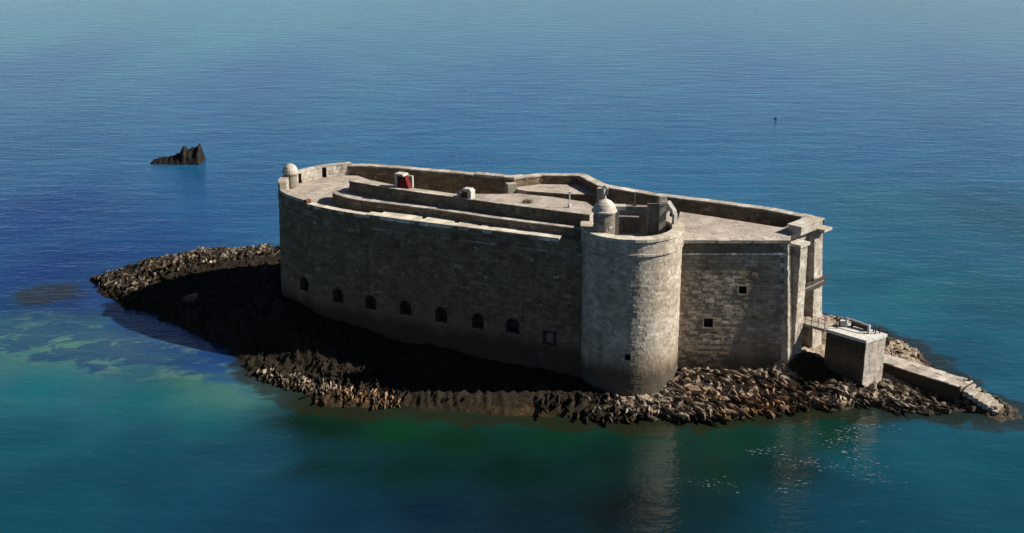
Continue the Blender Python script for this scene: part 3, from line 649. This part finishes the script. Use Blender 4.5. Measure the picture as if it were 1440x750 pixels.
# --- landward face right of the tower
LF = Wall([(16.15, 105.42), (26.88, 105.42)], ZT, 0.03)
wins = [(22.39-16.15-.36, 22.39-16.15+.36, 9.65, 10.4), (19.25-16.15-.42, 19.25-16.15+.42, 6.15, 7.05)]
def LFP(u, z, d=0.0):                     # the right edge leans out as it goes down
    k = (u/LF.len); return (16.15+u+k*(ZT-z)*0.088, 105.42-(0.03*(ZT-z)+d), z)
LF.P = LFP
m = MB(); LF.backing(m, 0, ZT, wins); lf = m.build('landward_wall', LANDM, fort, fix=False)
m = MB(); LF.blocks(m, 1.0, 13.66, wins, ch=.32, bl=.6, proud=.045, u1=9.95, tmin=.0, tmax=1.05); LF.blocks(m, 13.84, ZT-.30, (), ch=.36, bl=.7, proud=.03, u1=9.95, tmin=-.35, tmax=.45); m.build('stone_courses', LANDM, lf, kind='stuff', fix=False)  # top band tinted darker: weathering plus the cap's shade put into the colour
for H in wins:
    m = MB(); LF.recess(m, H, 1.0); m.build('window', VOID, lf, fix=False)
    m = MB(); a, b, c, d = H
    for (p, q, r, s_) in ((a-.14, b+.14, d+.02, d+.14), (a-.14, b+.14, c-.16, c-.02), (a-.13, a-.02, c, d), (b+.02, b+.15, c, d)): LF.strip(m, p, q, r, s_, -.02, .085, 1, random.uniform(.35, .75))
    m.build('window_frame', LANDM, lf)
z = 1.0; k = 0
while z < ZT-.3:
    h = min(random.uniform(.42, .6), ZT-.3-z); L = .95 if k % 2 else .6; m = MB(); p = .09+random.uniform(0, .02)
    LF.strip(m, LF.len-L, LF.len+.06, z+.012, z+h-.012, -.45, p, 1, random.uniform(.55, 1)); m.build('quoin_stone', PALE, lf); z += h; k += 1
for k in range(9):
    m = MB(); LF.strip(m, .5+k*1.13+.01, .5+(k+1)*1.13-.01, 13.66, 13.84, -.02, .2+random.uniform(-.02, .02), 1, random.uniform(.7, 1)); m.build('string_course', PALE, lf)
coping(LF, lf, .2, LF.len+.1, ZT-.28, ZT+.02, -.9, .30, 1.2, PALE, .03)
for pr_ in (((15.83, 106.36), (21.46, 106.36), (20.83, 113.02), (17.6, 114.8), (16.9, 111.5)), ((21.48, 106.36), (26.98, 106.36), (29.79, 109.27), (26.98, 109.38), (23.85, 111.15), (20.85, 113))):
    m = MB(); m.prism(pr_, 9, [ZT, ZT, ZT+.12, ZT+.16, ZT+.12] if len(pr_) == 5 else [ZT, ZT, ZT, ZT+.05, ZT+.1, ZT+.12]); m.build('landward_roof', PAVING, fort)
# --- gate end: leaning corner, two flanking piers, gate recess, box machicolation
def pier(s0, s1, n0, n1, z0, z1, lean_r=0.0, lean_n=0.0, lean_l=0.0):
    b = [G(s0-lean_l, n1+lean_n), G(s1+lean_r, n1+lean_n), G(s1+lean_r, n0), G(s0-lean_l, n0)]; t = [G(s0, n1), G(s1, n1), G(s1, n0), G(s0, n0)]
    return [(*p, z0) for p in b], [(*p, z1) for p in t]
def pier_part(name, s0, s1, n0, n1, z0, z1, lean_r=0., lean_n=0., lean_l=0.):
    b, t = pier(s0, s1, n0, n1, z0, z1, lean_r, lean_n, lean_l); m = MB(); m.hexa(b, t, .4); o = m.build(name, PALE, fort)
    # courses on the two visible faces (front and the side towards the camera)
    m = MB()
    for (i, j) in ((0, 1), (3, 0)):
        W_ = Wall([b[i][:2], b[j][:2]], z0); W_.b = 0
        bi, bj, ti, tj = map(np.array, (b[i], b[j], t[i], t[j])); Lw = W_.len
        nrm = np.cross(bj-bi, ti-bi); nrm = nrm/np.linalg.norm(nrm)
        def Pf(u, z, d=0.0, bi=bi, bj=bj, ti=ti, tj=tj, Lw=Lw, nrm=nrm):
            k = u/Lw; f = (z-z0)/(z1-z0); q = (bi*(1-k)+bj*k)*(1-f)+(ti*(1-k)+tj*k)*f+nrm*d; return tuple(q)
        W_.P = Pf; W_.blocks(m, z0+.02, z1-.02, (), ch=.45, bl=.9, proud=.03, tmin=.3)
    m.build('stone_courses', PALE, o, kind='stuff', fix=False); return o
m = MB(); b, t = pier(-.3, 6.3, -2.8, -1.5, 0, ZT-.05, .3, .5); m.hexa(b, t, .3); m.build('gate_wall', DARKM, fort)
pier_part('corner_pier', -.25, .2, -1.6, 0.0, 1.0, ZT-.1, 0, 1.2, 0)
pier_part('gate_pier', .95, 2.25, -1.6, .75, 1.0, 14.3, 0, .35, .15)
m = MB(); b, t = pier(.65, 2.4, -.8, .95, 14.3, 14.6); m.hexa(b, t, .9); m.build('pier_cap', PALE, fort)
pier_part('gate_pier', 4.75, 6.25, -1.6, .0, 1.0, ZT, .35, 1.0, 0)
m = MB(); b, t = pier(2.42, 4.38, -1.48, -1.3, 5.9, 9.4); m.hexa(b, t, .3); m.build('gate_door', IRON, fort)
m = MB(); b, t = pier(1.9, 6.0, -1.3, .12, ZT, ZT+.8); m.hexa(b, t, .6); mach = m.build('gate_box', PALE, fort)
m = MB(); b, t = pier(1.8, 6.1, -1.4, .2, ZT+.8, ZT+.92); m.hexa(b, t, .8); m.build('coping_slab', PALE, mach)
m = MB(); b, t = pier(5.0, 6.5, -2.0, .95, ZT-.18, ZT+.08); m.hexa(b, t, .8); m.build('corbel_slab', PALE, mach)
m = MB(); b, t = pier(5.3, 5.6, -.2, .75, ZT-.62, ZT-.185, 0, -.5); m.hexa(b, t, .7); m.build('corbel', PALE, mach)
# sloping end of the rear parapet at the gate
m = MB(); m.hexa([(27.71, 108.75, ZT-.1), (28.54, 108.23, ZT-.1), (30.83, 109.8, ZT-.1), (30, 111.05, ZT-.1)], [(27.81, 108.75, ZT+.12), (28.54, 108.34, ZT+.12), (30.21, 109.69, ZT+1.0), (29.48, 110.63, ZT+1.0)], .8); m.build('parapet_ramp', PALE, fort)
# small lead-capped sentry turret on the west parapet
sx, sy = -25.37, 126.9
st_ = bpy.data.objects.new('sentry_box', None); COL.objects.link(st_); st_.parent = fort; st_.location = (sx-FORT[0], sy-FORT[1], ZT-FORT[2])
m = MB(); m.lathe((sx, sy), [(.2, ZT-1.3), (.75, ZT-.4), (.75, ZT+1.3), (0, ZT+1.3)], 18, .5); m.build('drum', MASONRY, st_)
m = MB(); m.lathe((sx, sy), [(0, ZT+1.27), (.88, ZT+1.29), (.9, ZT+1.45), (.84, ZT+1.8), (.66, ZT+2.15), (.36, ZT+2.37), (0, ZT+2.47)], 18, .8); m.build('dome', PALE, st_)

# ================================================================== small things on the roof
h = thing('stair_hut', 'small whitewashed stair hut with a red door on the raised gun platform', 'hut', (-11.46, 117.76, zu))
hx, hy = -11.46, 117.76; rz = -.45
def loc2(x, y): return (hx+x*math.cos(rz)-y*math.sin(rz), hy+x*math.sin(rz)+y*math.cos(rz))
m = MB(); q = loc2(-.72, 0); m.box((*q, zu-.05), (.28, 1.1, 1.35), rz, .9); q = loc2(.1, .45); m.box((*q, zu-.05), (1.4, .25, 1.25), rz, .6); m.build('wall', LIME, h)
m = MB(); m.hexa([(*loc2(-.95, -.6), zu+1.3), (*loc2(.25, -.6), zu+1.3), (*loc2(.25, .6), zu+1.3), (*loc2(-.95, .6), zu+1.3)], [(*loc2(-.9, -.5), zu+1.5), (*loc2(.1, -.5), zu+1.5), (*loc2(.1, .5), zu+1.5), (*loc2(-.9, .5), zu+1.5)], .9); m.build('roof', LIME, h)
m = MB(); m.hexa([(*loc2(-.56, -.5), zu), (*loc2(.8, -.5), zu), (*loc2(.8, .3), zu), (*loc2(-.56, .3), zu)], [(*loc2(-.56, -.44), zu+1.27), (*loc2(.35, -.44), zu+1.27), (*loc2(.35, .3), zu+1.27), (*loc2(-.56, .3), zu+1.27)], .5); d_ = m.build('door', REDDOOR, h)
m = MB(); m.box((*loc2(-.35, -.5), zu+.55), (.1, .05, .06), rz); m.build('handle', IRON, d_)
h = thing('vent_hut', 'little white arched vent hood farther along the gun platform', 'vent', (-4.69, 113.49, zu))
hx, hy, rz = -4.69, 113.49, -.45
m = MB(); q = loc2(-.78, 0); m.box((*q, zu-.05), (.35, .7, .45), rz, .8); q = loc2(.55, .0); m.box((*q, zu-.05), (.4, .9, .8), rz, .9); q = loc2(0, .3); m.box((*q, zu-.05), (.9, .2, .8), rz, .5); m.build('wall', LIME, h)
m = MB(); m.hexa([(*loc2(-.5, -.45), zu+.75), (*loc2(.8, -.45), zu+.75), (*loc2(.8, .45), zu+.75), (*loc2(-.5, .45), zu+.75)], [(*loc2(-.2, -.4), zu+1.02), (*loc2(.55, -.4), zu+1.02), (*loc2(.55, .4), zu+1.02), (*loc2(-.2, .4), zu+1.02)], .9); m.build('roof', LIME, h)
m = MB(); m.box((*loc2(-.08, .0), zu-.02), (.75, .3, .68), rz); m.build('hatch', RUST, h)
t_ = thing('signal_post', 'white painted post standing on the gun platform beside the rear bastion', 'post', (5.73, 109.8, zu))
m = MB(); m.lathe((5.73, 109.8), [(.0, zu-.05), (.18, zu-.05), (.16, zu+.3), (.07, zu+.35), (.055, zu+1.5), (0, zu+1.52)], 10, .9); m.build('shaft', WHITE, t_)
m = MB(); m.box((5.73, 109.8, zu+1.5), (.34, .2, .12)); m.build('cap', WHITE, t_)
t_ = thing('flagpole', 'bare thin pole rising behind the round tower', 'pole', (12.4, 111.0, ZRIM+.6))
m = MB(); m.tube((12.4, 111.0, ZRIM+.55), (12.4, 111.0, ZRIM+3.2), .025); m.build('shaft', WOOD, t_)
m = MB(); m.box((12.4, 111.0, ZRIM+.6), (.3, .3, .12)); m.build('foot', IRON, t_)
def tuft(x, y, z, label, mat, n=60, r=.5, hh=.35):
    m = MB()
    for k in range(n):
        a, q = random.uniform(0, 6.28), r*math.sqrt(random.random()); px, py = x+q*math.cos(a), y+q*math.sin(a); L = hh*random.uniform(.5, 1.2); b = random.uniform(0, 6.28); wv = .05
        lx, ly = random.uniform(-.15, .15), random.uniform(-.15, .15)
        m.poly([(px-wv*math.cos(b), py-wv*math.sin(b), z-.05), (px+wv*math.cos(b), py+wv*math.sin(b), z-.05), (px+lx, py+ly, z+L)])
    o = m.build('grass_tuft' if mat is GRASS else 'scrub_bush', mat, None, fix=False)
    # move the origin to the base of the plant
    o.data.transform(Matrix.Translation((-x, -y, -z))); o.location = (x, y, z); return tag(o, label, 'grass' if mat is GRASS else 'bush')
tuft(1.56, 111.67, zu, 'green grass tuft growing on the pale gun platform', GRASS, 90, .55, .28)

# ================================================================== landing stage, bridge, slipway
# pixel-independent: the stage stands out from the gate along NN
B = [(31.23, 105.0), (34.23, 102.02), (36.67, 103.68), (33.7, 106.7)]
ZB = 6.0
ls = thing('landing_stage', 'tall square masonry landing block below the fort gate with dark front face', 'landing stage', (33.9, 104.3, 1.0))
m = MB(); m.prism([tuple(p) for p in B], 0.0, ZB-.3); base = m.build('block', SHADEM, ls)
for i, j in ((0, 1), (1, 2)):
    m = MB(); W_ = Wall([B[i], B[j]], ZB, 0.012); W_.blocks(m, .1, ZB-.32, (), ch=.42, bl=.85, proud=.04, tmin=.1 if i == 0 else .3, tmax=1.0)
    m.build('stone_courses', SHADEM if i == 0 else PALE, base, kind='stuff', fix=False)  # shaded front painted dark, sunny side pale
cxB, cyB = sum(p[0] for p in B)/4, sum(p[1] for p in B)/4
m = MB(); m.prism([(cxB+(x-cxB)*1.05, cyB+(y-cyB)*1.05) for x, y in B], ZB-.3, ZB); m.build('deck', CONC, ls)
# white rail frame and a dark winch on the deck
rl = thing('handrail', 'white tubular handrail frame on top of the landing block', 'railing', (34.1, 104.7, ZB))
m = MB(); A_, B_ = (33.3, 105.6), (35.0, 103.9)
m.box((*A_, ZB), (.22, .22, 1.0), .8, .9); m.box((*B_, ZB), (.2, .2, .85), .8, .9); m.build('post', WHITE, rl)
m = MB(); m.tube((*A_, ZB+.98), (*B_, ZB+.80), .09); m.build('rail', WHITE, rl)
m = MB(); m.box((33.0, 105.9, ZB), (.55, .5, .55), .8, .9); m.build('end_block', WHITE, rl)
wi = thing('winch', 'dark iron winch behind the white handrail on the landing block', 'winch', (34.6, 105.1, ZB))
m = MB(); m.tube((34.0, 105.6, ZB+.38), (35.1, 104.6, ZB+.3), .26, 10); m.build('drum', IRON, wi)
m = MB(); m.box((33.95, 105.7, ZB), (.15, .5, .7), -.7); m.box((35.2, 104.5, ZB), (.15, .5, .6), -.7); m.build('frame', IRON, wi)
fp = None
FPX = [(32.2, 105.1), (32.6, 105.7), (35.6, 103.7), (36.1, 103.9), (35.6, 104.3)]
POSTL = ['dark iron mooring post beside the footbridge end of the landing block', 'dark iron mooring post close to the white end block of the handrail', 'dark iron mooring post at the front outer corner of the landing block', 'dark iron mooring post at the rear outer corner of the landing block', 'dark iron mooring post set back next to the winch drum']
for k, (x, y) in enumerate(FPX):
    if k == 0:
        fp = thing('mooring_post', POSTL[0], 'post', (x, y, ZB), 'mooring posts on the landing block')
        m = MB(); m.lathe((x, y), [(0, ZB), (.07, ZB), (.06, ZB+.75), (.1, ZB+.8), (0, ZB+.86)], 8); m.build('shaft', IRON, fp)
    else:
        c = fp.copy(); COL.objects.link(c); c.location = (x, y, ZB); c['label'] = POSTL[k]
        for ch in list(fp.children): d = ch.copy(); COL.objects.link(d); d.parent = c
tuft(36.6, 104.6, 4.6, 'dark scrubby bush at the back corner of the landing block', BUSH, 200, .75, 1.5)
br = thing('gate_bridge', 'narrow pale stone footbridge from the fort gate to the landing block', 'bridge', (30.3, 107.2, ZB))
m = MB(); q = [G(2.45, -1.3), G(2.45, .1), G(2.5, 3.3), G(4.5, 3.5), G(4.5, -1.3)]
m.prism(q, ZB-.26, ZB+.02); m.build('deck', PALE, br)
def rail_line(p, q, n, h=.95):
    for k in range(n+1):
        f = k/n; x, y = p[0]+(q[0]-p[0])*f, p[1]+(q[1]-p[1])*f; m = MB(); m.box((x, y, ZB), (.06, .06, h)); m.build('railing_post', RUST, br)
    m = MB(); m.tube((*p, ZB+h), (*q, ZB+h), .035); m.tube((*p, ZB+h*.5), (*q, ZB+h*.5), .03); m.build('rail', RUST, br)
rail_line(G(2.55, .3), G(2.6, 3.2), 4)
dp = thing('drawbridge_beams', 'pair of dark timber drawbridge beams across the fort gate above the footbridge', 'beams', (30.2, 107.8, 9.5))
for (s0, s1, n_, z) in ((2.2, 6.6, .75, 9.25), (2.9, 7.2, .55, 9.75)):
    m = MB(); b, t = pier(s0, s1, n_-.12, n_+.12, z, z+.2); m.hexa(b, t); m.build('beam', IRON, dp)
m = MB(); b, t = pier(2.4, 6.4, .0, .65, 9.45, 9.55); m.hexa(b, t, .6); m.build('plank', WOOD, dp)
m = MB(); b, t = pier(4.3, 4.5, .4, .6, 9.55, 10.2); m.hexa(b, t); m.build('strut', IRON, dp)
# slipway: level causeway then a stair down into the sea
sw = thing('slipway', 'long pale stone slipway running down from the landing block into the sea', 'slipway', (41, 103, 1.0))
S0, S1, S2 = np.array((38.2, 107.0)), np.array((44.05, 100.75)), np.array((47.1, 98.5))
sd = (S1-S0)/np.linalg.norm(S1-S0); sn = np.array((sd[1], -sd[0])); hw = 1.2; Ls = np.linalg.norm(S1-S0)
if sn[0] > 0: sn = -sn
SP = lambda a, b, base=S0, d=sd: tuple(base+d*a+sn*b)
m = MB(); m.prism([SP(-1.5, hw), SP(Ls, hw), SP(Ls, -hw), SP(-1.5, -hw)], -1, 1.85); e2 = (S2-S1)/np.linalg.norm(S2-S1); L2 = np.linalg.norm(S2-S1); n2 = np.array((e2[1], -e2[0])); n2 = n2 if n2[0] < 0 else -n2
SQ = lambda a, b: tuple(S1+e2*a+n2*b)
m.prism([SQ(0.02, hw), SQ(L2, hw), SQ(L2, -hw), SQ(0.02, -hw)], -1, [1.5, -.2, -.2, 1.5]); body = m.build('causeway', SHADEM, sw)
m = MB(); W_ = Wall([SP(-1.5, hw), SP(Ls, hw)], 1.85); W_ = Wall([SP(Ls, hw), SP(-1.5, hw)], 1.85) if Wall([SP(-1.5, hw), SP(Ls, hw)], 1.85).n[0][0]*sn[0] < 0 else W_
W_.blocks(m, -.3, 1.84, (), ch=.36, bl=.8, proud=.05, tmax=.7); m.build('stone_courses', SHADEM, body, kind='stuff', fix=False)  # side wall takes the same painted-in shade colour
a = -1.4
while a < Ls-.05:
    L = min(random.uniform(.65, 1.05), Ls-a); c0 = -hw; 
    for wv in (random.uniform(.85, 1.2), 9):
        c1 = min(hw, c0+wv); m = MB(); dz = random.uniform(-.03, .05)
        m.hexa([(*SP(a+.02, c1-.015), 1.8), (*SP(a+L-.02, c1-.015), 1.8), (*SP(a+L-.02, c0+.015), 1.8), (*SP(a+.02, c0+.015), 1.8)], [(*SP(a+.03, c1-.03), 1.96+dz), (*SP(a+L-.03, c1-.03), 1.96+dz+random.uniform(-.02, .02)), (*SP(a+L-.03, c0+.03), 1.96+dz), (*SP(a+.03, c0+.03), 1.96+dz)], random.uniform(.4, 1)); m.build('paving_slab', PALE, sw); c0 = c1
    a += L
ns = 8
for k in range(ns):
    m = MB(); a, b = L2*k/ns, L2*(k+1)/ns+.06; zt_ = 1.72-k*0.215; j = random.uniform(-.12, .12)
    for (c0, c1) in ((-hw-.1, -.02+j), (.02+j, hw+.1)):
        m = MB(); dz = random.uniform(-.14, .12); c1 += random.uniform(-.05, .16)*(1 if c1 > 0 else 0); m.hexa([(*SQ(a, c1), zt_-.45), (*SQ(b, c1), zt_-.45), (*SQ(b, c0), zt_-.45), (*SQ(a, c0), zt_-.45)], [(*SQ(a+.03, c1-.03), zt_+dz), (*SQ(b-.03, c1-.03), zt_+dz-.05), (*SQ(b-.03, c0+.03), zt_+dz), (*SQ(a+.03, c0+.03), zt_+dz)], random.uniform(.1, .9)); m.build('step', PALE, sw)
rub = MB()
for k in range(70):
    a, b_ = random.uniform(-.6, L2+.5), random.choice((-1, 1))*random.uniform(hw*.75, hw+.55); s_ = random.uniform(.1, .34); x, y = SQ(a, b_); z = max(-.15, 1.55-1.75*max(a, 0)/L2-.55-.5*random.random()) if abs(b_) > hw else 1.72-1.72*max(0, min(1, a/L2))
    rub.box((x, y, z-.1), (s_*2.2, s_*1.3, s_*1.3), random.uniform(0, 3), random.uniform(0, 1), .6)
rub.build('loose_rubble', MASONRY, sw, kind='stuff')
bl = thing('bollard', 'small dark bollard at the head of the slipway steps', 'bollard', (*SP(Ls-.3, -hw+.25), 1.95)); q = SP(Ls-.3, -hw+.25)
m = MB(); m.lathe(q, [(0, 1.9), (.13, 1.9), (.1, 2.25), (.17, 2.35), (0, 2.42)], 10); m.build('shaft', IRON, bl)
m = MB(); m.box((*q, 1.93), (.36, .36, .06)); m.build('foot', IRON, bl)

# ================================================================== the offshore rock, pale boulder, buoy
def crag(name, cx, cy, prof, depth, label, cat, mat, seed=3):
    """a jagged reef: heightfield along x from a list of (x, height), falling off across"""
    r = np.random.default_rng(seed); xs = np.linspace(prof[0][0], prof[-1][0], 56); ys = np.linspace(-1.6, 1.6, 22)
    X, Y = np.meshgrid(xs, ys); hh = np.interp(X, [p[0] for p in prof], [p[1] for p in prof])
    f = np.clip(1-np.abs(Y/1.15)**1.6, -.5, 1); Z = hh*f + (fbm(X*1.6+seed, Y*3, 4, seed)-.5)*.9*np.clip(hh, .2, 2)/1.6*np.clip(f+.4, 0, 1) - 0.15*(1-f)
    v2 = X*.9+Y*.5; Z = Z+.25*((v2-np.floor(v2))-.5)*np.clip(hh*f, 0, 1)
    o = grid_mesh(name, X, Y*depth/2, Z, mat, {'tint': np.full(X.shape, .8), 'weed_shade': np.clip(1.1-Z*.06, 0, 1), 'ochre': np.zeros(X.shape)}, smooth=False); o.location = (cx, cy, 0); return tag(o, label, cat)
crag('sea_rock', -60.6, 202.6, [(-5.2, -.3), (-4.6, .45), (-3, .8), (-1.6, 1.0), (-.4, 1.3), (.4, 1.8), (.9, 2.7), (1.3, 3.1), (1.7, 2.4), (2.4, 2.6), (3.2, 2.7), (3.7, 3.3), (4.1, 3.6), (4.35, -.4)], 4.2, 'jagged dark rock standing alone in open water beyond the fort', 'rock', WETROCK)
m = MB(); bx, by = -37.6, 125.5; bz = float(terrain(np.array(bx), np.array(by))[0])
m.v = [(bx-1.1, by-.35, bz-.2), (bx+.4, by-.6, bz-.2), (bx+.9, by-.2, bz-.2), (bx+.8, by+.4, bz-.2), (bx-.6, by+.4, bz-.2), (bx-.9, by-.25, bz+.3), (bx+.35, by-.4, bz+.75), (bx+.75, by-.15, bz+.85), (bx+.6, by+.3, bz+.7), (bx-.5, by+.3, bz+.4)]
m.f = [(0, 1, 6, 5), (1, 2, 7, 6), (2, 3, 8, 7), (3, 4, 9, 8), (4, 0, 5, 9), (5, 6, 7, 8, 9)]; m.t = [.9]*6
o = m.build('boulder', MASONRY, None); o.data.transform(Matrix.Translation((-bx, -by, -bz))); o.location = (bx, by, bz); tag(o, 'pale flat boulder on the dark weedy rocks left of the fort', 'boulder')
by_ = thing('marker_buoy', 'tiny dark buoy floating far out on the open sea', 'buoy', (56.8, 242.5, 0))
m = MB(); m.lathe((56.8, 242.5), [(0, -.3), (.3, -.2), (.34, .2), (.15, .4), (0, .42)], 12); m.build('float', IRON, by_)
m = MB(); m.lathe((56.8, 242.5), [(0, .4), (.07, .4), (.05, .75), (0, .77)], 8); m.build('topmark', IRON, by_)
# foam flecks and sun glints off the landing, modelled as pale flakes
FOAM_GLINT = ([(28.4, 91.6), (30.1, 93.4), (31.5, 94.9), (34.0, 95.6), (35.1, 94.7)], [(30.9, 93.9), (30.3, 90.7), (30.3, 88.1), (30.7, 85.2)], [(23.1, 88.1), (24.8, 88.7), (26.6, 88.5), (28.5, 87.4)],
        [(15.8, 84.7), (17.3, 85.0), (18.5, 84.5)], [(22.5, 84.0), (23.9, 84.7), (24.9, 84.3)], [(21, 90.5), (24, 91.0)])
FOAM_GLINTM = simple('foam_glint', (0.12, 0.155, 0.16), 0.5, 0.4)
m = MB()
for L in FOAM_GLINT:
    P = smooth_path(L, .25)
    for (x, y) in P:
        for k in range(7 if len(L) > 3 else 5):
            if random.random() < .5: continue
            px, py, rr = x+random.gauss(0, .8), y+random.gauss(0, .55), .025+.075*random.random()**2
            m.poly([(px+rr*random.uniform(1.0, 2.6)*math.cos(a), py+rr*random.uniform(.4, 1.0)*math.sin(a), .035+random.uniform(0, .012)) for a in (0, 1.1, 2.2, 3.2, 4.2, 5.3)])
fo = m.build('foam_glints', FOAM_GLINTM, None, kind='stuff', fix=False); fo['label'] = 'pale flecks of foam and painted glints on the dark green water'; fo['category'] = 'foam'
